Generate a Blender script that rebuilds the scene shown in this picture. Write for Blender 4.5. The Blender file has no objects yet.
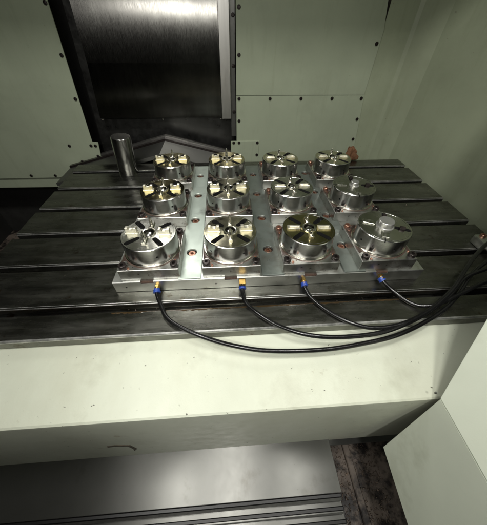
import bpy, bmesh, math, random
from mathutils import Vector, Matrix
random.seed(7)
sc = bpy.context.scene
COL = sc.collection
PI = math.pi

# ------------------------------------------------------------------ tagging
def tag(o, label=None, cat=None, group=None, kind=None):
    if label: o['label'] = label
    if cat: o['category'] = cat
    if group: o['group'] = group
    if kind: o['kind'] = kind
    return o
def empty(name, loc=(0,0,0), rz=0):
    o = bpy.data.objects.new(name, None); COL.objects.link(o)
    o.location = loc; o.rotation_euler.z = rz; o.empty_display_size = .02
    return o
def link(name, me, mat=None, parent=None, loc=None):
    o = bpy.data.objects.new(name, me); COL.objects.link(o)
    if mat: me.materials.clear(); me.materials.append(mat)
    if parent: o.parent = parent
    if loc: o.location = loc
    return o
def build(name, bm, mat, parent=None, loc=None, smooth=35):
    me = bpy.data.meshes.new(name)
    bmesh.ops.recalc_face_normals(bm, faces=bm.faces[:])
    bm.to_mesh(me); bm.free()
    if smooth:
        me.shade_smooth()
        me.set_sharp_from_angle(angle=math.radians(smooth))
    return link(name, me, mat, parent, loc)
def copy_tree(o, parent=None):
    c = o.copy(); COL.objects.link(c)
    if parent: c.parent = parent
    for ch in list(o.children): copy_tree(ch, c)
    return c

# ------------------------------------------------------------------ shapes
def add_box(bm, x0,x1,y0,y1,z0,z1, bev=0, seg=1, rot=None, piv=None):
    r = bmesh.ops.create_cube(bm, size=1)
    vs = r['verts']
    for v in vs:
        v.co = Vector(((x0+x1)/2+v.co.x*(x1-x0), (y0+y1)/2+v.co.y*(y1-y0), (z0+z1)/2+v.co.z*(z1-z0)))
    if rot is not None:
        bmesh.ops.rotate(bm, verts=vs, cent=piv or (0,0,0), matrix=rot)
    if bev:
        es = list({e for v in vs for e in v.link_edges})
        bmesh.ops.bevel(bm, geom=es, offset=bev, segments=seg, affect='EDGES', profile=.5)
def add_lathe(bm, prof, n=48, loc=(0,0,0), cap0=True, cap1=True, mtx=None):
    rings = []
    for r, z in prof:
        ring = []
        for i in range(n):
            a = 2*PI*i/n
            p = Vector((r*math.cos(a), r*math.sin(a), z))
            if mtx: p = mtx @ p
            ring.append(bm.verts.new(p+Vector(loc)))
        rings.append(ring)
    for a, b in zip(rings, rings[1:]):
        for i in range(n):
            bm.faces.new((a[i], a[(i+1)%n], b[(i+1)%n], b[i]))
    if cap0: bm.faces.new(rings[0][::-1])
    if cap1: bm.faces.new(rings[-1])
def add_prism(bm, poly, axis, a0, a1):
    """poly: list of 2D points; extruded along axis ('x','y','z') from a0 to a1"""
    def P(p, a):
        if axis == 'x': return (a, p[0], p[1])
        if axis == 'y': return (p[0], a, p[1])
        return (p[0], p[1], a)
    A = [bm.verts.new(P(p, a0)) for p in poly]; B = [bm.verts.new(P(p, a1)) for p in poly]
    n = len(poly)
    for i in range(n): bm.faces.new((A[i], A[(i+1)%n], B[(i+1)%n], B[i]))
    bm.faces.new(A[::-1]); bm.faces.new(B)
def catmull(pts, n=10):
    pts = [Vector(p) for p in pts]
    P = [pts[0]*2-pts[1]]+pts+[pts[-1]*2-pts[-2]]
    out = []
    for i in range(1, len(P)-2):
        for k in range(n):
            t = k/n; a,b,c,d = P[i-1],P[i],P[i+1],P[i+2]
            out.append(.5*((2*b)+(-a+c)*t+(2*a-5*b+4*c-d)*t*t+(-a+3*b-3*c+d)*t**3))
    out.append(P[-2]); return out
def add_tube(bm, pts, r, n=14):
    rings = []
    up = Vector((0,0,1))
    for i, p in enumerate(pts):
        t = (pts[min(i+1,len(pts)-1)]-pts[max(i-1,0)]).normalized()
        s = t.cross(up)
        if s.length < 1e-3: s = t.cross(Vector((0,1,0)))
        s.normalize(); u = s.cross(t)
        rings.append([bm.verts.new(p+r*(math.cos(2*PI*k/n)*s+math.sin(2*PI*k/n)*u)) for k in range(n)])
    for a,b in zip(rings, rings[1:]):
        for i in range(n): bm.faces.new((a[i],a[(i+1)%n],b[(i+1)%n],b[i]))
    bm.faces.new(rings[0][::-1]); bm.faces.new(rings[-1])
def boolean(bmA, cutters, name='m'):
    meA = bpy.data.meshes.new(name); bmesh.ops.recalc_face_normals(bmA, faces=bmA.faces[:]); bmA.to_mesh(meA); bmA.free()
    oA = bpy.data.objects.new('a', meA); COL.objects.link(oA)
    tmp = []
    for bc in cutters:
        m = bpy.data.meshes.new('c'); bmesh.ops.recalc_face_normals(bc, faces=bc.faces[:]); bc.to_mesh(m); bc.free()
        o = bpy.data.objects.new('c', m); COL.objects.link(o); tmp.append(o)
        md = oA.modifiers.new('b', 'BOOLEAN'); md.operation='DIFFERENCE'; md.solver='EXACT'; md.object=o
    dg = bpy.context.evaluated_depsgraph_get(); dg.update()
    me = bpy.data.meshes.new_from_object(oA.evaluated_get(dg))
    bpy.data.objects.remove(oA)
    for o in tmp: bpy.data.objects.remove(o)
    bm = bmesh.new(); bm.from_mesh(me)
    bmesh.ops.remove_doubles(bm, verts=bm.verts[:], dist=1e-5)
    return bm

# ------------------------------------------------------------------ materials
def mk(name, base, rough=.4, metal=0., var=.15, vscale=6, rvar=.1, rscale=30, stretch=(1,1,1), dirt=None, dscale=20, dlo=.62, dhi=.7,
       bump=0, bscale=200, bstretch=(1,1,1), aniso=0, spec=.5, coat=0, brush=None):
    m = bpy.data.materials.new(name); m.use_nodes = True
    nt = m.node_tree; N = nt.nodes; L = nt.links
    b = N['Principled BSDF']
    b.inputs['Metallic'].default_value = metal
    b.inputs['Specular IOR Level'].default_value = spec
    if coat: b.inputs['Coat Weight'].default_value = coat; b.inputs['Coat Roughness'].default_value = .12
    tc = N.new('ShaderNodeTexCoord')
    def noise(scale, st=(1,1,1), det=5, rg=.6):
        mp = N.new('ShaderNodeMapping'); mp.inputs['Scale'].default_value = st
        L.new(tc.outputs['Object'], mp.inputs['Vector'])
        n = N.new('ShaderNodeTexNoise'); n.inputs['Scale'].default_value = scale
        n.inputs['Detail'].default_value = det; n.inputs['Roughness'].default_value = rg
        L.new(mp.outputs[0], n.inputs['Vector']); return n.outputs['Fac']
    def ramp(f, lo, hi, a, c):
        r = N.new('ShaderNodeMapRange'); r.inputs[1].default_value=lo; r.inputs[2].default_value=hi
        r.inputs[3].default_value=a; r.inputs[4].default_value=c; L.new(f, r.inputs[0]); return r.outputs[0]
    f = ramp(noise(vscale, stretch), .3, .7, 1-var, 1+var)
    mul = N.new('ShaderNodeVectorMath'); mul.operation='SCALE'; mul.inputs[0].default_value = base
    L.new(f, mul.inputs['Scale']); col = mul.outputs[0]
    if dirt:
        for (dc, ds, lo, hi, *st) in dirt:
            mx = N.new('ShaderNodeMix'); mx.data_type='RGBA'
            L.new(ramp(noise(ds, st[0] if st else (1,1,1), det=8, rg=.65), lo, hi, 0, 1), mx.inputs[0])
            L.new(col, mx.inputs[6]); mx.inputs[7].default_value = (*dc, 1); col = mx.outputs[2]
    L.new(col, b.inputs['Base Color'])
    L.new(ramp(noise(rscale, stretch), .3, .7, max(.03, rough-rvar), min(1, rough+rvar)), b.inputs['Roughness'])
    if aniso:
        b.inputs['Anisotropic'].default_value = aniso; b.inputs['Anisotropic Rotation'].default_value = .25
        t = N.new('ShaderNodeTangent'); t.direction_type='RADIAL'; t.axis='Z'
        L.new(t.outputs[0], b.inputs['Tangent'])
    if brush:
        b.inputs['Anisotropic'].default_value = .92
        cx = N.new('ShaderNodeCombineXYZ')
        for i in range(3): cx.inputs[i].default_value = brush[i]
        L.new(cx.outputs[0], b.inputs['Tangent'])
    if bump:
        bp = N.new('ShaderNodeBump'); bp.inputs['Strength'].default_value = bump; bp.inputs['Distance'].default_value = .001
        L.new(noise(bscale, bstretch, 3), bp.inputs['Height']); L.new(bp.outputs[0], b.inputs['Normal'])
    return m

PAINT = mk('paint_green', (.38,.425,.31), .48, var=.06, vscale=4, dirt=[((.32,.355,.25),9,.55,.9,(4,4,.4)),((.29,.32,.23),3,.52,.85),((.16,.15,.10),26,.70,.78),((.12,.12,.09),60,.71,.76)], bump=.25, bscale=260, spec=.4)
CREAM = mk('paint_cream', (.64,.67,.55), .40, var=.05, vscale=5, dirt=[((.55,.56,.44),3,.45,.85,(1.5,.6,.6)),((.40,.38,.28),14,.66,.80),((.42,.43,.33),5,.55,.85),((.10,.10,.07),60,.665,.70),((.34,.29,.19),18,.68,.80)], bump=.25, bscale=220, spec=.5)
SHELL = mk('paint_shell', (.60,.64,.53), .45, var=.05, vscale=5, dirt=[((.38,.40,.30),6,.55,.85),((.12,.12,.09),90,.74,.77)], bump=.2, bscale=220)
WALLP = mk('paint_wall', (.36,.40,.28), .5, var=.08, vscale=3, dirt=[((.29,.32,.21),8,.55,.9,(4,4,.4)),((.30,.33,.23),5,.5,.8),((.19,.19,.14),45,.66,.74)], bump=.25, bscale=200, spec=.35)
CAST = mk('cast_iron', (.17,.17,.15), .29, metal=.95, var=.35, vscale=8, rvar=.13, rscale=14, stretch=(.5,2.5,1), dirt=[((.085,.083,.065),6,.48,.7),((.06,.04,.02),17,.62,.72),((.34,.34,.31),110,.68,.74),((.30,.30,.275),26,.60,.75,(.35,6,1)),((.07,.068,.055),34,.60,.72,(.4,3,1))], bump=.12, bscale=240, bstretch=(.15,2,1))
EDGE = mk('ground_edge', (.55,.55,.53), .40, metal=.8, var=.5, vscale=25, rvar=.1, bump=.1)
OIL = mk('slot_oil', (.045,.029,.013), .18, metal=.1, var=.5, vscale=18, rvar=.15, spec=.6)
STEEL = mk('ground_steel', (.66,.67,.64), .36, metal=1, var=.10, vscale=12, rvar=.08, rscale=25, stretch=(1,1,1), dirt=[((.30,.27,.22),16,.6,.78),((.10,.06,.04),85,.70,.74)], bump=.10, bscale=300, bstretch=(.2,2,1))
PLATE = mk('riser_steel', (.50,.50,.47), .36, metal=1, var=.15, vscale=20, rvar=.1, dirt=[((.22,.17,.13),26,.55,.72),((.05,.035,.03),70,.60,.68)], bump=.1)
CH_G = mk('chuck_steel', (.56,.56,.50), .25, metal=1, var=.08, vscale=22, rvar=.06, aniso=.6, dirt=[((.35,.30,.2),30,.64,.8)], bump=.03)
CH_O = mk('chuck_oiled', (.52,.465,.25), .19, metal=1, aniso=.6, var=.14, vscale=16, rvar=.06, dirt=[((.36,.31,.14),14,.5,.75)], bump=.03)
CH_M = mk('chuck_oil_light', (.60,.57,.42), .22, metal=1, aniso=.6, var=.12, vscale=16, rvar=.06, dirt=[((.36,.33,.2),14,.5,.75)], bump=.03)
BODY = mk('turned_side', (.50,.50,.48), .21, metal=1, var=.08, vscale=8, rvar=.06, stretch=(1,1,9), bump=.08, bscale=60, bstretch=(.3,.3,14), dirt=[((.28,.2,.13),24,.66,.8)])
JAW = mk('jaw_plated', (.78,.755,.635), .30, metal=.85, var=.16, vscale=60, rvar=.14, dirt=[((.40,.33,.2),90,.58,.75)], bump=.15, bscale=300)
PIN = mk('bright_pin', (.80,.78,.70), .16, metal=1, var=.05)
HUB = mk('hub_steel', (.50,.50,.48), .32, metal=.8, var=.06, vscale=30, rvar=.06)
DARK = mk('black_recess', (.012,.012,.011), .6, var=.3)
BLK = mk('black_oxide', (.035,.028,.026), .32, metal=.6, var=.3, vscale=60)
COP = mk('rusty_bolt', (.44,.25,.18), .33, metal=.85, var=.3, vscale=90, dirt=[((.16,.06,.035),150,.5,.62)])
BRASS = mk('brass', (.75,.50,.16), .25, metal=1, var=.15, vscale=60)
BLUE = mk('blue_plastic', (.02,.06,.32), .35, var=.1)
RUBBER = mk('black_rubber', (.010,.010,.010), .35, var=.1, rvar=.03)
HOSE = mk('black_hose', (.006,.006,.006), .23, var=.2, spec=.55)
SHEET = mk('stainless_sheet', (.125,.122,.113), .22, metal=1, var=.14, vscale=3, rvar=.05, rscale=40, stretch=(14,14,.5), dirt=[((.22,.22,.20),2.5,.5,.75)], bump=.025, bscale=60, bstretch=(12,12,.15), brush=(1,0,0))
COVER = mk('dull_stainless', (.235,.235,.22), .42, metal=.88, brush=(0,1,0), var=.10, vscale=4, rvar=.02, dirt=[((.13,.12,.10),7,.60,.9),((.05,.04,.03),60,.69,.74)], bump=.04, bscale=120, bstretch=(3,.2,1))
ALU = mk('aluminium', (.58,.57,.54), .38, metal=1, var=.06, vscale=8, stretch=(6,6,.4), rvar=.05)
FLOOR = mk('grimy_floor', (.13,.105,.085), .55, var=.5, vscale=9, rvar=.25, dirt=[((.012,.009,.008),16,.48,.6),((.16,.14,.12),55,.63,.72)], bump=.8, bscale=60, spec=.5)
RUST = mk('rust_rag', (.17,.085,.045), .85, var=.35, vscale=45, bump=.6, bscale=120, spec=.2)
STAIN = mk('rust_pocket', (.05,.026,.016), .6, metal=.2, var=.6, vscale=150)
VOID = mk('black_wall', (.02,.02,.018), .7, var=.3)
CHIP = mk('chips', (.55,.45,.36), .3, metal=.9, var=.4, vscale=50)
TAPE = mk('tape_mark', (.13,.11,.08), .7, var=.4, vscale=80)

ZT = -.148      # table top
ZB = -.1025     # base plate top
ZR = -.0605     # riser plate top = chuck seat

# ------------------------------------------------------------------ setting
bm = bmesh.new(); add_box(bm, -2.2, 2.0, -2.0, 1.2, -.98, -.92)
tag(build('floor', bm, FLOOR, smooth=0), kind='structure')
bm = bmesh.new(); add_box(bm, -2.2, 2.0, 1.02, 1.06, -.92, 1.25)
tag(build('back_wall', bm, VOID, smooth=0), kind='structure')
bm = bmesh.new(); add_box(bm, -2.2, 2.0, .0, 1.06, 1.2505, 1.29)
tag(build('ceiling', bm, WALLP, smooth=0), kind='structure')
bm = bmesh.new(); add_box(bm, -2.2, -.34, -1.27, -1.25, -.92, 2.2)  # slab added out of view to block the shop lamp on the left
tag(build('left_light_block', bm, VOID, smooth=0), kind='structure')
bm = bmesh.new(); add_box(bm, -2.06, -2.0, -1.2, 1.02, -.92, 1.25)
tag(build('left_wall', bm, VOID, smooth=0), kind='structure')
# right enclosure wall, slightly splayed; folded upright at the corner
bm = bmesh.new()
pa = [(.835,.812),(.852,.80),(.93,.70),(1.36,-.42),(1.40,-.42),(.97,.715),(.86,.83),(.84,.83)]
add_prism(bm, pa, 'z', -.92, 1.25)
tag(build('right_wall', bm, WALLP, smooth=0), kind='structure')

# ------------------------------------------------------------------ column panels
def sheet(name, poly, y, t, mat, parent=None):
    bm = bmesh.new(); add_prism(bm, poly, 'y', y, y+t)
    es = [e for e in bm.edges if abs(e.verts[0].co.y-y) < 1e-6 and abs(e.verts[1].co.y-y) < 1e-6]
    bmesh.ops.bevel(bm, geom=es, offset=.0012, segments=1, affect='EDGES')
    return build(name, bm, mat, parent, smooth=0)
bm = bmesh.new(); add_lathe(bm, [(.0088,0),(.0088,.003),(.0070,.0052),(.0045,.0058),(.0042,.003)], 16, mtx=Matrix.Rotation(PI/2, 3, 'X'))
BOLT_ME = build('bolt', bm, BLK).data
for o in list(COL.objects):
    if o.data == BOLT_ME: bpy.data.objects.remove(o)
def pbolts(parent, pts, y=.8):
    for x, z in pts: link('screw', BOLT_ME, BLK, parent, (x, y, z))

e = empty('enclosure_panel', (0,0,0)); tag(e, 'large dim green painted panel at the left with a black slanting edge and small tab', 'panel')
sheet('panel_sheet', [(-.838,1.22),(-.883,.485),(-.933,-.114),(-.900,-.118),(-.915,-.206),(-1.035,-.242),(-1.093,-.274),(-1.111,-.301),(-1.232,-.338),(-1.99,-.338),(-1.99,1.22)], .8, .006, PAINT, e)
sheet('lower_flange', [(-1.14,-.330),(-1.28,-.412),(-1.99,-.405),(-1.99,-.330)], .812, .006, PAINT, e)
pbolts(e, [(-.895,.477),(-.913,.296),(-.93,.111),(-1.076,-.135),(-.948,-.136),(-.922,-.137),(-1.404,-.32),(-1.253,-.323),(-.93,-.2),(-1.04,-.232)])
e = empty('enclosure_panel', (0,0,0)); tag(e, 'tall light green painted panel right of the metal strip, above the screwed seam', 'panel')
sheet('panel_sheet', [(-.051,.126),(.688,.126),(.690,.40),(.662,.52),(.640,1.22),(-.051,1.22)], .8, .006, PAINT, e)
pbolts(e, [(-.036,.474),(-.036,.302),(-.036,.65),(.672,.35)])
e = empty('enclosure_panel', (0,0,0)); tag(e, 'lower light green panel behind the rear chucks, under a screwed horizontal seam', 'panel')
sheet('panel_sheet', [(-.051,.1235),(.690,.1235),(.735,-.25),(.735,-.5),(-.051,-.5)], .8, .006, PAINT, e)
pbolts(e, [(-.036,.110),(-.036,-.004),(.141,.110),(.32,.110),(.502,.110),(.676,.110),(.688,.001),(.701,-.115),(.73,-.2)])
e = empty('patch_panel', (0,0,0)); tag(e, 'small square green patch plate screwed low beside the column, behind the chucks', 'panel')
sheet('panel_sheet', [(-.087,-.118),(.091,-.118),(.091,-.45),(-.087,-.45)], .795, .005, PAINT, e)
pbolts(e, [(-.070,-.128),(-.036,-.128),(.080,-.129),(.08,-.205)], .795)
# dark return between the panels and the corner of the right wall
bm = bmesh.new(); add_box(bm, .60, .838, .812, .82, -.6, 1.22)
tag(build('corner_strip', bm, WALLP, smooth=0), 'dull green upright strip between the back panel edge and the right wall corner', 'panel')

bm = bmesh.new(); add_prism(bm, [(.668,.30),(.690,.33),(.668,1.2),(.648,1.2)], 'y', .8075, .8115)
tag(build('gasket', bm, BLK, smooth=0), 'narrow black gasket strip high up along the edge of the back panel by the corner', 'gasket')
# stainless column cover
e = empty('column_cover', (0,0,0)); tag(e, 'dark brushed stainless sheet cover on the column between the green panels', 'cover')
bm = bmesh.new()
n = 24; y0 = .845
V = {}
def cy(x, z): return .85 - .0 + .035*max(0, z-.15) * 0
rows = [-.02, .003, .26, .48, 1.22]
add_prism(bm, [(-.855,.004),(-.128,.004),(-.128,.262),(-.822,.262)], 'y', .846, .85)
build('lower_sheet', bm, SHEET, e, smooth=0)
bm = bmesh.new()
vs = []
for (x0,x1,z,y) in [(-.822,-.128,.2615,.8445),(-.80,-.128,.75,.8755),(-.775,-.128,1.22,.9055)]:
    vs.append([bm.verts.new((x0,y,z)), bm.verts.new((x1,y,z)), bm.verts.new((x1,y+.005,z)), bm.verts.new((x0,y+.005,z))])
for a,b in zip(vs, vs[1:]):
    for i in range(4): bm.faces.new((a[i],a[(i+1)%4],b[(i+1)%4],b[i]))
bm.faces.new(vs[0]); bm.faces.new(vs[-1][::-1])
build('upper_sheet', bm, SHEET, e, smooth=50)
bm = bmesh.new(); add_prism(bm, [(-.96,-.5),(-.06,-.5),(-.06,1.22),(-.80,1.22)], 'y', .915, .93)
build('backing_sheet', bm, mk('dark_sheet', (.10,.10,.095), .35, metal=.9, var=.2, vscale=3), e, smooth=0)
for x in (-.845,-.493,-.143):
    link('screw', BOLT_ME.copy(), PIN, e, (x, .852, -.006)).scale = (.5,.5,.5)
e = empty('guide_strip', (0,0,0)); tag(e, 'bright vertical aluminium strip hanging beside the dark stainless cover', 'strip')
bm = bmesh.new(); add_box(bm, -.136, -.082, .800, .842, .006, 1.22, .002); build('strip_body', bm, ALU, e, smooth=0)
bm = bmesh.new(); add_box(bm, -.0815, -.054, .830, .838, -.10, 1.22, .001); f = build('side_flange', bm, COVER, e, smooth=0)
for z in (.447,.253,.036): link('screw', BOLT_ME, BLK, e, (-.064,.830,z))

# gable shaped cover behind the table
e = empty('rear_way_cover', (-.49,.7,-.3)); tag(e, 'dull steel gable shaped way cover behind the table, below the column cover', 'cover')
L0 = Vector((-.49,.7,-.3))
def gable(y0, y1, dz, th, mat, name, xl=-1.12, xr=-.07):
    bm = bmesh.new()
    za = -.092+dz; sl = .252
    top = [(xl, za-(-.49-xl)*sl), (-.49, za), (xr, za-(xr+.49)*sl*1.03)]
    poly = top+[(xr, top[2][1]-th), (-.49, za-th), (xl, top[0][1]-th)]
    poly = [(x-L0.x, z-L0.z) for x,z in poly]
    add_prism(bm, poly, 'y', y0-L0.y, y1-L0.y)
    return build(name, bm, mat, e, smooth=0)
gable(.575, .78, -.012, .02, COVER, 'roof_sheet')
gable(.775, .80, .0, .02, BLK, 'seal_lip')
gable(.802, .825, .010, .02, ALU, 'wiper_edge')
gable(.826, .853, .004, .02, BLK, 'seal_lip')

# ------------------------------------------------------------------ table
T = empty('machine_table', (0,0,ZT)); tag(T, 'long dark cast iron machine table cut with parallel T slots, carrying the fixture', 'table')
slots = [.477-.1752*k for k in range(6)]
W = .027; c = .0022
prof = []
yb, yf = .562, -.505
prof.append((yb,-.10)); prof.append((yb,-.002)); prof.append((yb-.002,0))
for s in slots:
    a, b_ = s, s-W
    prof += [(a+c,0),(a,-c),(a,-.024),(a+.010,-.024),(a+.010,-.040),(b_-.010,-.040),(b_-.010,-.024),(b_,-.024),(b_,-c),(b_-c,0)]
prof += [(yf+.003,0),(yf,-.003),(yf,-.033),(yf+.03,-.033),(yf+.03,-.10)]
bm = bmesh.new(); add_prism(bm, prof, 'x', -.937, .895)
build('slotted_top', bm, CAST, T, smooth=0)
# bright worn lip along the far edge of every slot
for s in slots:
    bm = bmesh.new()
    add_prism(bm, [(s+.0045,.0004),(s-.0006,-.0028),(s-.0006,-.006),(s+.0008,-.006),(s+.0008,-.003),(s+.0045,-.0012)], 'x', -.936, .894)
    build('worn_edge', bm, EDGE, T, smooth=0)
bm = bmesh.new(); add_prism(bm, [(yf+.0005,.0006),(yf-.0012,-.0022),(yf-.0012,-.005),(yf+.002,-.005),(yf+.005,.0004)], 'x', -.936, .894)
build('worn_edge', bm, EDGE, T, smooth=0)
bm = bmesh.new(); add_box(bm, -.934, .892, slots[5]-W-.0005, slots[5]-.012, -.0395, -.028)
build('oil_film', bm, OIL, T, smooth=0)
bm = bmesh.new(); ro = random.Random(8); prev = None
for i in range(140):
    x = -.47+i*.0064; wv = max(.0006, .0028+.003*math.sin(i*.21)*math.sin(i*.07)+ro.uniform(-.0018,.0018))
    if -.05 < x < .0: wv += .004
    q = [bm.verts.new((x, slots[5]-W-.0026, .0004)), bm.verts.new((x, slots[5]-W-.0026-wv, .0007)), bm.verts.new((x, slots[5]-W-.0026-wv-.0012, .0003))]
    if prev:
        bm.faces.new((prev[0],prev[1],q[1],q[0])); bm.faces.new((prev[1],prev[2],q[2],q[1]))
    prev = q
build('oil_stain', bm, OIL, T, smooth=60)
bm = bmesh.new(); add_box(bm, -.80, .78, -.42, .50, -.60, -.1001)
build('table_casting', bm, VOID, T, smooth=0)

# painted ledge in front of the table
e = empty('front_ledge', (0,-.6,-.182)); tag(e, 'wide cream painted ledge running along the front of the table', 'ledge')
bm = bmesh.new()
add_prism(bm, [(.125,.004),(.108,.003),(.104,0),(-.093,-.001),(-.0975,-.004),(-.0985,-.010),(-.0985,-.43),(-.08,-.43),(-.08,-.02),(.125,-.02)], 'x', -1.3, .70)
build('folded_sheet', bm, CREAM, e, smooth=30)
bm = bmesh.new()
pts = [(-.503,-.477),(-.478,-.470),(-.440,-.483),(-.436,-.545),(-.452,-.575),(-.446,-.540),(-.449,-.497),(-.482,-.483),(-.503,-.490)]
add_prism(bm, [(x, z+.182+.05) for x,z in pts], 'y', -.1000, -.0984)
build('tape_residue', bm, TAPE, e, smooth=0)

# steel way covers below
e = empty('lower_way_cover', (-.3,-.75,-.6)); tag(e, 'dull stainless telescopic way cover with stacked black lips, below the cream ledge', 'cover')
bm = bmesh.new(); add_box(bm, -1.2, .50, -.088, .25, -.012, 0, .001); build('cover_sheet', bm, COVER, e, smooth=0)
yy = -.088; zz = 0
for k in range(4):
    bm = bmesh.new(); add_box(bm, -1.2, .498+.004*k, yy-.011, yy-.0005, zz-.045, zz-.004-.0, .002); build('wiper_lip', bm, RUBBER, e, smooth=0)
    bm = bmesh.new(); add_prism(bm, [(yy-.0115,zz-.012),(yy-.018,zz-.016),(yy-.018,zz-.022),(yy-.0115,zz-.022)], 'x', -1.2, .498+.004*k); build('steel_lip', bm, ALU, e, smooth=0)
    bm = bmesh.new(); add_box(bm, -1.2, .50+.006*k, yy-.045, yy-.012, zz-.04, zz-.030, .001); build('cover_sheet', bm, COVER, e, smooth=0)
    yy -= .030; zz -= .022
bm = bmesh.new(); add_box(bm, .21, .60, -.705, -.60, -.70, -.69, .001)
tag(build('floor_bracket', bm, COVER, smooth=0), 'grimy grey metal flange at the back of the dirty chip floor', 'bracket')
bm = bmesh.new(); add_box(bm, .205, 1.2, -1.5, -.55, -.80, -.78)
add_box(bm, .30, .325, -1.5, -.6, -.78, -.765, .003)
tag(build('chip_tray', bm, FLOOR, smooth=0), 'dirty brown chip tray with scattered swarf right of the lower steel cover', 'tray')

# shell of the front corner, bottom right
A=(.343,-.705,-.15); B=(.343,-1.20,-.15); C=(.434,-.593,0.); C2=(1.15,-.30,.46)
D=(.313,-.75,-.45); E_=(.282,-1.20,-.45)
S = empty('corner_cover', (.45,-.85,-.3)); tag(S, 'pale folded sheet metal corner cover with a lengthwise crease, nearest the viewer', 'cover')
def slab(name, quad, t, nrm, mat):
    bm = bmesh.new(); o = Vector((.45,-.85,-.3)); nn = Vector(nrm)
    a = [bm.verts.new(Vector(q)-o) for q in quad]; b = [bm.verts.new(Vector(q)-o-nn*t) for q in quad]
    k = len(quad)
    for i in range(k): bm.faces.new((a[i],a[(i+1)%k],b[(i+1)%k],b[i]))
    bm.faces.new(a); bm.faces.new(b[::-1])
    bmesh.ops.bevel(bm, geom=bm.edges[:], offset=.0010, segments=2, affect='EDGES')
    return build(name, bm, mat, S, smooth=40)
vA,vB,vC = Vector(A),Vector(B),Vector(C)
nu = (vC-vA).cross(Vector((0,-1,0))).normalized(); nu = nu if nu.z>0 else -nu
k = 6.5
slab('upper_sheet', [A, B, (A[0]+(C[0]-A[0])*k, -1.2, A[2]+(C[2]-A[2])*k), (A[0]+(C[0]-A[0])*k, A[1]+(C[1]-A[1])*k, A[2]+(C[2]-A[2])*k)], .012, nu, SHELL)
nl = (Vector(D)-vA).cross(Vector((0,-1,0))).normalized(); nl = nl if nl.x<0 else -nl
slab('lower_sheet', [(A[0]+.0005,A[1]-.001,A[2]-.0022), (B[0]+.0005,B[1],B[2]-.0022), E_, D], .012, nl, SHELL)
bm = bmesh.new(); add_lathe(bm, [(.002,-.003),(.0028,0),(.002,.003)], 12, loc=Vector((.338,-.694,-.148))-Vector((.45,-.85,-.3)))
build('edge_stud', bm, COVER, S)

# ------------------------------------------------------------------ base plate
e = empty('base_plate', (0,0,ZT)); tag(e, 'flat ground steel fixture plate under all twelve chucks, bolted to the table', 'plate')
bm = bmesh.new(); add_box(bm, -.476, .488, -.355, .403, .0006, ZB-ZT, .0015)
cut = bmesh.new()
strips = [(-.249,[.298,.118,-.060,-.239]), (.005,[.300,.120,-.058,-.237]), (.262,[.305,.127,-.054,-.231])]
for x, ys in strips:
    for y in ys: add_lathe(cut, [(.0165,.028),(.0165,.0442),(.0182,.0462),(.0182,.06)], 28, loc=(x,y,0))
for x in (-.373,-.123,.124,.352): add_box(cut, x-.020, x+.018, -.37, -.347, .036, .06)
for x in (-.44,-.17,.22): add_lathe(cut, [(.003,-.01),(.003,.01)], 12, loc=(x,-.355,.022), mtx=Matrix.Rotation(PI/2,3,'X'))
bm = boolean(bm, [cut]); build('plate_body', bm, STEEL, e, smooth=25)
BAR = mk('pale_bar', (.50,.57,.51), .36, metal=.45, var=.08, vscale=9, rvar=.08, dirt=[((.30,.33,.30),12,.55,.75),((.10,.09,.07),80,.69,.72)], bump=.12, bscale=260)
BAR_REFL = mk('bar_dark_reflect', (.19,.215,.195), .34, metal=.6, var=.12, vscale=9, rvar=.08, dirt=[((.14,.14,.12),12,.52,.72),((.10,.09,.07),80,.67,.71)], bump=.12, bscale=260)  # same bar metal, with the darker reflection put into its colour
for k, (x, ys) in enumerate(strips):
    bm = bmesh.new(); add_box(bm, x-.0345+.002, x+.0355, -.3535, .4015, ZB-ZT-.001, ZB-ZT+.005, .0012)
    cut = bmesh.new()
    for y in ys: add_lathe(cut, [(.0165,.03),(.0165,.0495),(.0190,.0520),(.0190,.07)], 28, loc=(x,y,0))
    build('strip', boolean(bm, [cut]), [BAR,BAR_REFL,BAR_REFL][k], e, smooth=25)
def bolt_me(r, h, mat, name):
    bm = bmesh.new()
    add_lathe(bm, [(r*.98,0),(r,.001),(r,h-.0015),(r*.86,h)], 24, cap1=False)
    ring = [v for v in bm.verts if abs(v.co.z-h)<1e-6]
    hexr = r*.48; hv = []; hb = []
    inner = []
    for i in range(24):
        a = 2*PI*i/24; k = math.cos(PI/6)/math.cos((a % (PI/3))-PI/6)
        inner.append(bm.verts.new((hexr*k*math.cos(a), hexr*k*math.sin(a), h)))
    low = [bm.verts.new((v.co.x, v.co.y, h*.35)) for v in inner]
    for i in range(24):
        j = (i+1)%24
        bm.faces.new((ring[i],ring[j],inner[j],inner[i])); bm.faces.new((inner[i],inner[j],low[j],low[i]))
    bm.faces.new(low)
    o = build(name, bm, mat); me = o.data; bpy.data.objects.remove(o); return me
HB = bolt_me(.0128, .0145, COP, 'bolt_head'); RB = bolt_me(.0100, .010, COP, 'bolt_head'); KB = bolt_me(.0112, .012, BLK, 'bolt_head')
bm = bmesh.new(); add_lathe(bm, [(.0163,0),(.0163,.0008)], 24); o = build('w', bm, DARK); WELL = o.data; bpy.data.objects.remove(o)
for x, ys in strips:
    for y in ys:
        link('bolt', HB, COP, e, (x, y, .0305)).rotation_euler.z = random.random()*6
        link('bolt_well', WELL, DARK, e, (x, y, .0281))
for x in (-.373,-.123,.124,.352):
    bm = bmesh.new(); add_box(bm, x-.0198, x+.0178, -.3535, -.3472, .0362, .0385); build('pry_notch', bm, STAIN, e, smooth=0)

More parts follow.
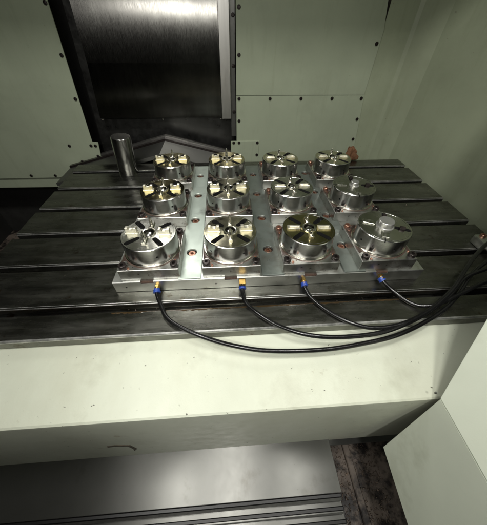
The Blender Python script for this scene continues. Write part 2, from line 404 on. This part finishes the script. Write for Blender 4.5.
# ------------------------------------------------------------------ riser plates + chucks
XS = [-.3617,-.1206,.1206,.3617]; YS = [-.2554,0,.2554]
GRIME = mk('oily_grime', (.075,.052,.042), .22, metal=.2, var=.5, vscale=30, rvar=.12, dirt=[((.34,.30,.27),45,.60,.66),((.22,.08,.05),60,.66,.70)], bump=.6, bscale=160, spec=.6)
def riser():
    r = empty('riser_plate')
    bm = bmesh.new(); add_box(bm, -.087,.087,-.0925,.0925, .0004, ZR-ZB, .0015)
    build('plate_body', bm, PLATE, r, smooth=0)
    for i,(x,y) in enumerate([(-.0735,-.078),(.0735,-.078),(-.0735,.078),(.0735,.078)]):
        m_, me = ((BLK, KB) if i % 3 == 0 else (COP, RB)) if i != 1 else (BLK, KB)
        link('bolt', me, m_, r, (x, y, ZR-ZB))
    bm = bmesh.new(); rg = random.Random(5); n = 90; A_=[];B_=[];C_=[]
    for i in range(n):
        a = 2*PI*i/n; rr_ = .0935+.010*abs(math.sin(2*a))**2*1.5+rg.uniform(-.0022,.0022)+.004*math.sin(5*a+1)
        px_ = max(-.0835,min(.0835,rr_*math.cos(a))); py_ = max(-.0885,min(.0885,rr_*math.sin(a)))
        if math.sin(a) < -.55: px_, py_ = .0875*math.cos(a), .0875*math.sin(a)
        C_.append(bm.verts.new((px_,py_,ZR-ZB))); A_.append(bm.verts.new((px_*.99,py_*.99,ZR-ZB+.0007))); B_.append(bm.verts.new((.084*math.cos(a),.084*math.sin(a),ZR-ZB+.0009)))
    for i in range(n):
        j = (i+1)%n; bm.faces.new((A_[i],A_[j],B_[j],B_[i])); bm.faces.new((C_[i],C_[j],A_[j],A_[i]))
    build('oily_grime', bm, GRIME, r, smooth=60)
    for (x,y) in [(-.057,-.084),(.074,-.058),(-.075,.055)]:
        link('dowel', RB, COP, r, (x,y,ZR-ZB)).scale = (.4,.4,.3)
    return r

H = .0605; R = .08
def slot_cut(ang, r0, r1, w, d, taper=1.0):
    bm = bmesh.new(); n = 10; pts = []
    for k in range(n+1):
        a = PI/2+PI*k/n; pts.append((r0+w/2*math.cos(a), w/2*math.sin(a)))
    w2 = w*taper
    for k in range(n+1):
        a = -PI/2+PI*k/n; pts.append((r1+w2/2*math.cos(a), w2/2*math.sin(a)))
    ca, sa = math.cos(ang), math.sin(ang)
    add_prism(bm, [(x*ca-y*sa, x*sa+y*ca) for x,y in pts], 'z', H-d, H+.02)
    return bm
def chuck_body(mat_top, slots_, bore, grooves=()):
    root = empty('chuck')
    bm = bmesh.new()
    add_lathe(bm, [(.0795,.006),(.0795,.0075),(R,.008),(R,H-.002),(R-.0018,H),(.0738,H),(.0733,H-.0009),(.0725,H-.0009),(.0720,H)], 96)
    cuts = [slot_cut(*s) for s in slots_]
    if bore:
        cb = bmesh.new(); add_lathe(cb, [(bore,.02),(bore,.1)], 40); cuts.append(cb)
    for a in (.5, 2.2, 3.9, 5.2):
        cb = bmesh.new(); add_lathe(cb, [(.0035,-.01),(.0035,.01)], 14, loc=(R*math.cos(a), R*math.sin(a), .030), mtx=Matrix.Rotation(a+PI/2,3,'Z')@Matrix.Rotation(PI/2,3,'X')); cuts.append(cb)
    bm = boolean(bm, cuts)
    o = build('body', bm, BODY, root, smooth=30)
    o.data.materials.append(mat_top)
    for p in o.data.polygons:
        if p.normal.z > .9 and p.center.z > H-.001: p.material_index = 1
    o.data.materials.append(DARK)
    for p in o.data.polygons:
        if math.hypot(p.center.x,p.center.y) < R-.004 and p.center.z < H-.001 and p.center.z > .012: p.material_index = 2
    bm = bmesh.new(); add_lathe(bm, [(.0845,.0),(.0845,.0045),(.083,.006),(.0785,.006)], 96)
    build('mounting_flange', bm, PIN, root, smooth=30)
    return root
diag = [(PI/4+k*PI/2, .036, .068, .0145, .022, 1.15) for k in range(4)]
def jaw_tall(root, a, mat):
    bm = bmesh.new()
    # notched U profile in radial/height plane, extruded tangentially
    poly = [(.032,0),(.065,0),(.065,.020),(.057,.020),(.0555,.0135),(.0535,.0122),(.0435,.0122),(.0415,.0135),(.040,.020),(.032,.020)]
    add_prism(bm, poly, 'y', -.0055, .0055)
    bmesh.ops.bevel(bm, geom=[e for e in bm.edges], offset=.0007, segments=1, affect='EDGES')
    add_box(bm, .029,.068,-.0075,.0075,-.0005,.003,.0006)
    o = build('jaw', bm, mat, root, loc=(0,0,H), smooth=30); o.rotation_euler.z = a
    return o
def jaw_low(root, a, mat):
    bm = bmesh.new(); add_box(bm, .027,.066,-.009,.009,-.0005,.0065,.0012); add_box(bm, .030,.060,-.004,.004,.0065,.010,.0008)
    o = build('jaw', bm, mat, root, loc=(0,0,H), smooth=30); o.rotation_euler.z = a
def jaw_pin(root, a, mat, h=.030, r=.036, base=True):
    bm = bmesh.new()
    add_lathe(bm, [(.0048,0),(.0048,h*.55),(.0036,h*.62),(.0042,h*.8),(.0022,h)], 16, loc=(r,0,0))
    if base: add_box(bm, r-.014,r+.016,-.006,.006,-.0005,.006,.0008)
    o = build('locating_pin', bm, mat, root, loc=(0,0,H), smooth=40); o.rotation_euler.z = a
def ring(root, r0, r1, h, mat, name='centre_ring'):
    bm = bmesh.new(); add_lathe(bm, [(r0,-.02),(r0,h),(r0+.001,h+.0005),(r1-.001,h+.0005),(r1,h-.001),(r1,-.002)], 40, cap0=False, cap1=False)
    build(name, bm, mat, root, loc=(0,0,H), smooth=30)
def chuck_A(top):
    r = chuck_body(top, diag, .0165)
    ring(r, .0158, .0225, .003, PIN)
    jaw_tall(r, 0, JAW); jaw_tall(r, PI, JAW)
    jaw_pin(r, PI/2, PIN); jaw_pin(r, -PI/2, PIN, .034, .034)
    bm = bmesh.new(); add_lathe(bm, [(.010,-.02),(.010,-.002),(.0075,.001),(.0035,.002)], 24); build('centre_stud', bm, BODY, r, loc=(0,0,H))
    return r
def chuck_B(top):
    r = chuck_body(top, diag, .0165)
    ring(r, .0158, .0225, .003, PIN)
    jaw_low(r, 0, JAW); jaw_low(r, PI, JAW)
    jaw_pin(r, PI/2, PIN, .024); jaw_pin(r, -PI/2, PIN, .024, .034)
    bm = bmesh.new(); add_lathe(bm, [(.010,-.02),(.010,-.002),(.0075,.001),(.0035,.002)], 24); build('centre_stud', bm, BODY, r, loc=(0,0,H))
    return r
def chuck_C(hub=.023, hh=.020):
    s = [(k*PI/2, .030, .085, .0030, .006, 1.0) for k in range(4)]
    r = chuck_body(CH_G, s+[(PI/2,.034,.066,.016,.012,1.0),(0,.034,.066,.016,.012,1.0)], 0)
    bm = bmesh.new(); add_lathe(bm, [(hub+.004,0),(hub+.004,.002),(hub,.0035),(hub,hh-.0015),(hub-.0015,hh)], 40); build('centre_hub', bm, HUB, r, loc=(0,0,H-.0003), smooth=30)
    for a in (PI, -PI/2):
        bm = bmesh.new(); add_box(bm, .030,.066,-.010,.010,-.0005,.0045,.001); o = build('jaw', bm, CH_G, r, loc=(0,0,H), smooth=30); o.rotation_euler.z = a
    for a in (0, PI/2):
        bm = bmesh.new(); add_box(bm, .042,.058,-.0055,.0055,-.0105,.008,.0015,2); o = build('jaw', bm, BLK, r, loc=(0,0,H), smooth=30); o.rotation_euler.z = a
    return r
pA_g, pA_o, pA_m = chuck_A(CH_G), chuck_A(CH_O), chuck_A(CH_M)
pB_o, pB_g, pB_m = chuck_B(CH_O), chuck_B(CH_G), chuck_B(CH_M)
pC, pC2 = chuck_C(), chuck_C(.015, .016)
rp = riser()
plan = {
 (0,0):(pA_g, -.10,'front row chuck at the far left end, grey top with two pale notched jaws'),
 (0,1):(pA_m, 0,  'front row chuck second from left, olive top with notched jaws, above the brass elbow fitting'),
 (0,2):(pB_o, -.05,'front row chuck third from left, olive gold top with low flat jaws'),
 (0,3):(pC, -.42, 'front chuck at right end, grey top with thick central hub, no tall jaws'),
 (1,0):(pA_o, .03,'centre row chuck at the left end, dark gold top with pale notched jaws'),
 (1,1):(pA_m, 0, 'centre row chuck second from left, notched jaws and olive grey top'),
 (1,2):(pB_g, .02,'centre row chuck third from left, greyish top with low flat jaws'),
 (1,3):(pC2,-.12,'centre row chuck at the right end, grey top with small bright central hub'),
 (2,0):(pA_o, 0, 'rear row chuck at the left end, nearest the upright steel post, notched pale jaws'),
 (2,1):(pA_o, 0, 'rear row chuck second from left, in front of the small square patch panel'),
 (2,2):(pB_m, .04,'rear row chuck third from left, low flat jaws, against the light green panel'),
 (2,3):(pB_m,-.08,'rear row chuck at the right end, beside the rust brown rag'),
}
rl = ['left end','second from left','third from left','right end']; rw = ['front','middle','rear']
used = set()
for (r, c_), (proto, rz, lab) in plan.items():
    o = proto if proto.name not in used else copy_tree(proto)
    used.add(proto.name)
    o.location = (XS[c_], YS[r], ZR+.0004); o.rotation_euler.z = rz
    tag(o, lab, 'chuck', 'round chucks in three rows of four')
    q = rp if (r,c_) == (0,0) else copy_tree(rp)
    q.location = (XS[c_], YS[r]-(.0 if r else .0), ZB)
    tag(q, 'square bolted steel block under the %s row chuck, %s' % (rw[r], rl[c_]), 'riser block', 'square blocks between chucks and base plate')

# ------------------------------------------------------------------ post
bm = bmesh.new(); add_lathe(bm, [(.045,-.004),(.046,.002),(.046,.178),(.0445,.1805),(.0,.1805)], 64, cap1=False)
o = build('steel_post', bm, BODY, None, (-.640,.455,ZT+.0005), smooth=30); o.rotation_euler = (0, math.radians(5), 0); tag(o, 'upright polished steel cylinder standing alone on the table left of the chucks', 'post')

# ------------------------------------------------------------------ fittings and hoses
hz = [
 [(-.347,-.372,-.129),(-.345,-.384,-.133),(-.333,-.411,-.1395),(-.306,-.46,-.1410),(-.261,-.494,-.1410),(-.198,-.526,-.1415),(-.12,-.552,-.146),(-.03,-.568,-.152),(.101,-.572,-.155),(.211,-.565,-.15),(.325,-.548,-.14),(.448,-.503,-.132),(.541,-.45,-.124),(.631,-.379,-.112),(.711,-.335,-.098),(.80,-.30,-.08),(.92,-.27,-.06),(1.10,-.25,-.05)],
 [(-.090,-.372,-.130),(-.090,-.384,-.134),(-.082,-.421,-.1405),(-.051,-.46,-.1405),(.005,-.505,-.140),(.081,-.537,-.1395),(.173,-.547,-.140),(.285,-.541,-.134),(.402,-.506,-.124),(.503,-.457,-.112),(.591,-.397,-.10),(.677,-.374,-.085),(.79,-.34,-.07),(.92,-.31,-.055),(1.10,-.30,-.05)],
 [(.103,-.372,-.130),(.104,-.384,-.134),(.117,-.417,-.1405),(.157,-.469,-.1405),(.207,-.508,-.140),(.264,-.527,-.139),(.341,-.524,-.128),(.428,-.494,-.112),(.522,-.438,-.096),(.611,-.365,-.084),(.677,-.316,-.078),(.75,-.27,-.075),(.86,-.22,-.06),(1.10,-.18,-.05)],
 [(.350,-.370,-.124),(.354,-.378,-.127),(.375,-.406,-.137),(.399,-.441,-.1405),(.428,-.465,-.137),(.472,-.470,-.124),(.546,-.45,-.104),(.607,-.432,-.088),(.672,-.42,-.075),(.78,-.39,-.06),(.9,-.37,-.05),(1.1,-.36,-.05)],
]
hl = ['black air hose from the leftmost fitting, sagging lowest over the cream ledge',
      'black air hose from the upright brass fitting under the second front chuck',
      'black air hose from the blue collared fitting under the third front chuck',
      'short black air hose from the rightmost fitting, joining the bundle']
fl = ['brass air fitting with blue collar, leftmost on the front of the base plate',
      'tall brass elbow air fitting below the second front chuck from left',
      'brass air fitting with blue collar below the third front chuck from left',
      'brass air fitting with blue collar, rightmost, under the hub chuck']
for i, pts in enumerate(hz):
    bm = bmesh.new(); add_tube(bm, catmull(pts, 10), .0060)
    tag(build('air_hose', bm, HOSE), hl[i], 'hose', 'black air hoses looping off to the right')
    x, y, z = pts[0]
    f = empty('air_fitting', (x, -.3555, z+.004)); tag(f, fl[i], 'fitting', 'air fittings on the base plate front')
    RX = Matrix.Rotation(PI/2, 3, 'X')
    bm = bmesh.new()
    add_lathe(bm, [(.0085,0),(.0085,.007),(.0065,.008),(.0065,.011)], 6, mtx=RX)
    if i == 1: add_lathe(bm, [(.0075,-.010),(.0085,-.008),(.0085,.014),(.0065,.017)], 16, loc=(0,-.010,0)); add_box(bm,-.010,.010,-.020,-.002,.008,.019,.0015)
    else: add_lathe(bm, [(.0070,0),(.0070,.0165)], 16, mtx=RX)
    build('brass_body', bm, BRASS, f, smooth=30)
    d = (Vector(pts[1])-Vector(pts[0])).normalized()
    q = Vector((0,0,1)).rotation_difference(d).to_matrix()
    bm = bmesh.new(); add_lathe(bm, [(.0085,-.008),(.0100,-.006),(.0100,.001),(.0112,.002),(.0112,.0055),(.0070,.006)], 20, mtx=q)
    build('blue_collar', bm, BLUE, f, loc=(0, y+.3555, -.004), smooth=30)

# ------------------------------------------------------------------ manifold, rag, chips
e = empty('manifold_block', (.845,-.20,ZT)); tag(e, 'small bright metal manifold block on the right end of the table where hoses meet', 'block')
bm = bmesh.new(); add_box(bm, -.05,.06,-.035,.02,.0006,.034,.003,2); build('block_body', bm, STEEL, e, smooth=30)
for xx in (-.03, .0, .03): link('bolt', RB, COP, e, (xx,.006,.034))
for k, xx in enumerate((-.038,-.014,.012,.038)):
    bm = bmesh.new(); add_lathe(bm, [(.010,0),(.010,.008),(.0075,.009),(.0075,.022),(.0085,.023),(.0085,.030),(.006,.031)], 6 if k%2 else 16, mtx=Matrix.Rotation(PI/2,3,'X'))
    build('fitting', bm, ALU, e, loc=(xx,-.034,.019), smooth=30)
bm = bmesh.new()
n = 9; g = {}
rnd = random.Random(4)
for i in range(n):
    for j in range(n):
        u, v = i/(n-1)-.5, j/(n-1)-.5
        g[i,j] = bm.verts.new((u*.085*(1.25-.9*(v+.5))+rnd.uniform(-.004,.004), rnd.uniform(-.010,.010)+.02*v*v, (v+.5)*.090+rnd.uniform(-.004,.004)))
for i in range(n-1):
    for j in range(n-1): bm.faces.new((g[i,j],g[i+1,j],g[i+1,j+1],g[i,j+1]))
o = build('rag', bm, RUST, None, (.592,.535,ZT+.002), smooth=60); o.scale = (1.12,1,.92)
md = o.modifiers.new('s','SOLIDIFY'); md.thickness = .004
md = o.modifiers.new('u','SUBSURF'); md.levels = 2; md.render_levels = 2
o.rotation_euler = (-.25,0,.2)
tag(o, 'small crumpled rust brown rag leaning behind the rear right chuck', 'rag')

def chips(name, pts, s, mat, lab):
    bm = bmesh.new(); rr = random.Random(9)
    for p in pts:
        m = Matrix.Rotation(rr.uniform(0,6),3,Vector((rr.uniform(-1,1),rr.uniform(-1,1),rr.uniform(-1,1))).normalized())
        L = s*rr.uniform(.5,1.6); w = s*rr.uniform(.15,.4)
        prev = None
        for k in range(4):
            a = k*.5; c0 = Vector((L*math.sin(a), L*(1-math.cos(a)), 0))
            q = [bm.verts.new(m@(c0+Vector((0,0,h)))+Vector(p)+Vector((0,0,w))) for h in (-w/2,w/2)]
            if prev: bm.faces.new((prev[0],prev[1],q[1],q[0]))
            prev = q
    o = build(name, bm, mat, smooth=60); o.modifiers.new('s','SOLIDIFY').thickness = s*.06
    tag(o, lab, 'swarf', kind='stuff'); return o
rr = random.Random(3)
pts = [(rr.uniform(-.9,.85), rr.uniform(-.49,.5), ZT) for _ in range(36)]+[(rr.uniform(-.47,.48), rr.choice([-.40,-.41,-.42])+rr.uniform(-.005,.004), ZT-.028) for _ in range(60)]
pts = [p for p in pts if not (-.49<p[0]<.5 and -.37<p[1]<.42)]
chips('table_swarf', pts, .004, CHIP, 'few tiny metal chips scattered on the machine table')
pts = []
for x, ys in strips:
    for _ in range(16): pts.append((x+rr.uniform(-.03,.03), rr.uniform(-.34,.38), ZB))
for X in XS:
    for Y in YS:
        for _ in range(10):
            sx, sy = rr.choice([-1,1]), rr.choice([-1,1]); pts.append((X+sx*rr.uniform(.062,.084), Y+sy*rr.uniform(.066,.090), ZR))
chips('fixture_swarf', pts, .0045, mk('red_chips', (.34,.17,.11), .4, metal=.7, var=.5, vscale=40), 'reddish metal chips caught between the chucks and bolts')
pts = [(rr.uniform(.21,.42), rr.uniform(-1.1,-.62), -.78) for _ in range(1500)]
chips('tray_swarf', pts, .007, mk('dark_chips', (.17,.13,.10), .4, metal=.6, var=.6, vscale=30), 'dark swarf chips littering the grimy tray')

# ------------------------------------------------------------------ light
w = bpy.data.worlds.new('World'); sc.world = w; w.use_nodes = True
w.node_tree.nodes['Background'].inputs[0].default_value = (.80,.88,.74,1); w.node_tree.nodes['Background'].inputs[1].default_value = .022
def area(name, loc, target, sx, sy, power, col=(1,.98,.93), spread=180):
    l = bpy.data.lights.new(name, 'AREA'); l.shape='RECTANGLE'; l.size=sx; l.size_y=sy; l.energy=power; l.color=col; l.spread=math.radians(spread)
    o = bpy.data.objects.new(name, l); COL.objects.link(o); o.location = loc
    o.rotation_euler = (Vector(target)-Vector(loc)).to_track_quat('-Z','Y').to_euler(); return o
area('machine_lamp', (-.62,-.56,1.10), (-.35,-.45,0), .30, .10, 2.1, spread=110)
area('machine_lamp', (.36,-.56,1.10), (.25,-.45,0), .30, .10, 2.5, spread=130)
area('door_lamp', (-.48,-1.02,.70), (-.1,.4,.0), .95, .016, 3.6, spread=150)
area('column_lamp', (-.44,.52,.86), (-.20,-.3,-.1), .34, .30, .6, spread=90)
area('shop_lamp', (-.22,-2.0,3.57), (.1,.0,-.1), .35, .35, 50)

# ------------------------------------------------------------------ camera
cam = bpy.data.cameras.new('camera'); co = bpy.data.objects.new('camera', cam); COL.objects.link(co); sc.camera = co
Rm = Matrix(((.997677,-.067057,.012011),(.039346,.711122,.701967),(-.055614,-.699864,.712108))).transposed()
co.matrix_world = Matrix.Translation((-.1262,-.8567,.4726)) @ Rm.to_4x4()
cam.sensor_fit = 'HORIZONTAL'; cam.sensor_width = 36; cam.lens = 251.373/487*36
cam.clip_start = .01; cam.clip_end = 50

sc.view_settings.view_transform = 'Standard'; sc.view_settings.look = 'None'; sc.view_settings.exposure = .35; sc.view_settings.gamma = 1
sc.cycles.use_denoising = True
sc.cycles.max_bounces = 8
sc.cycles.sample_clamp_indirect = 6
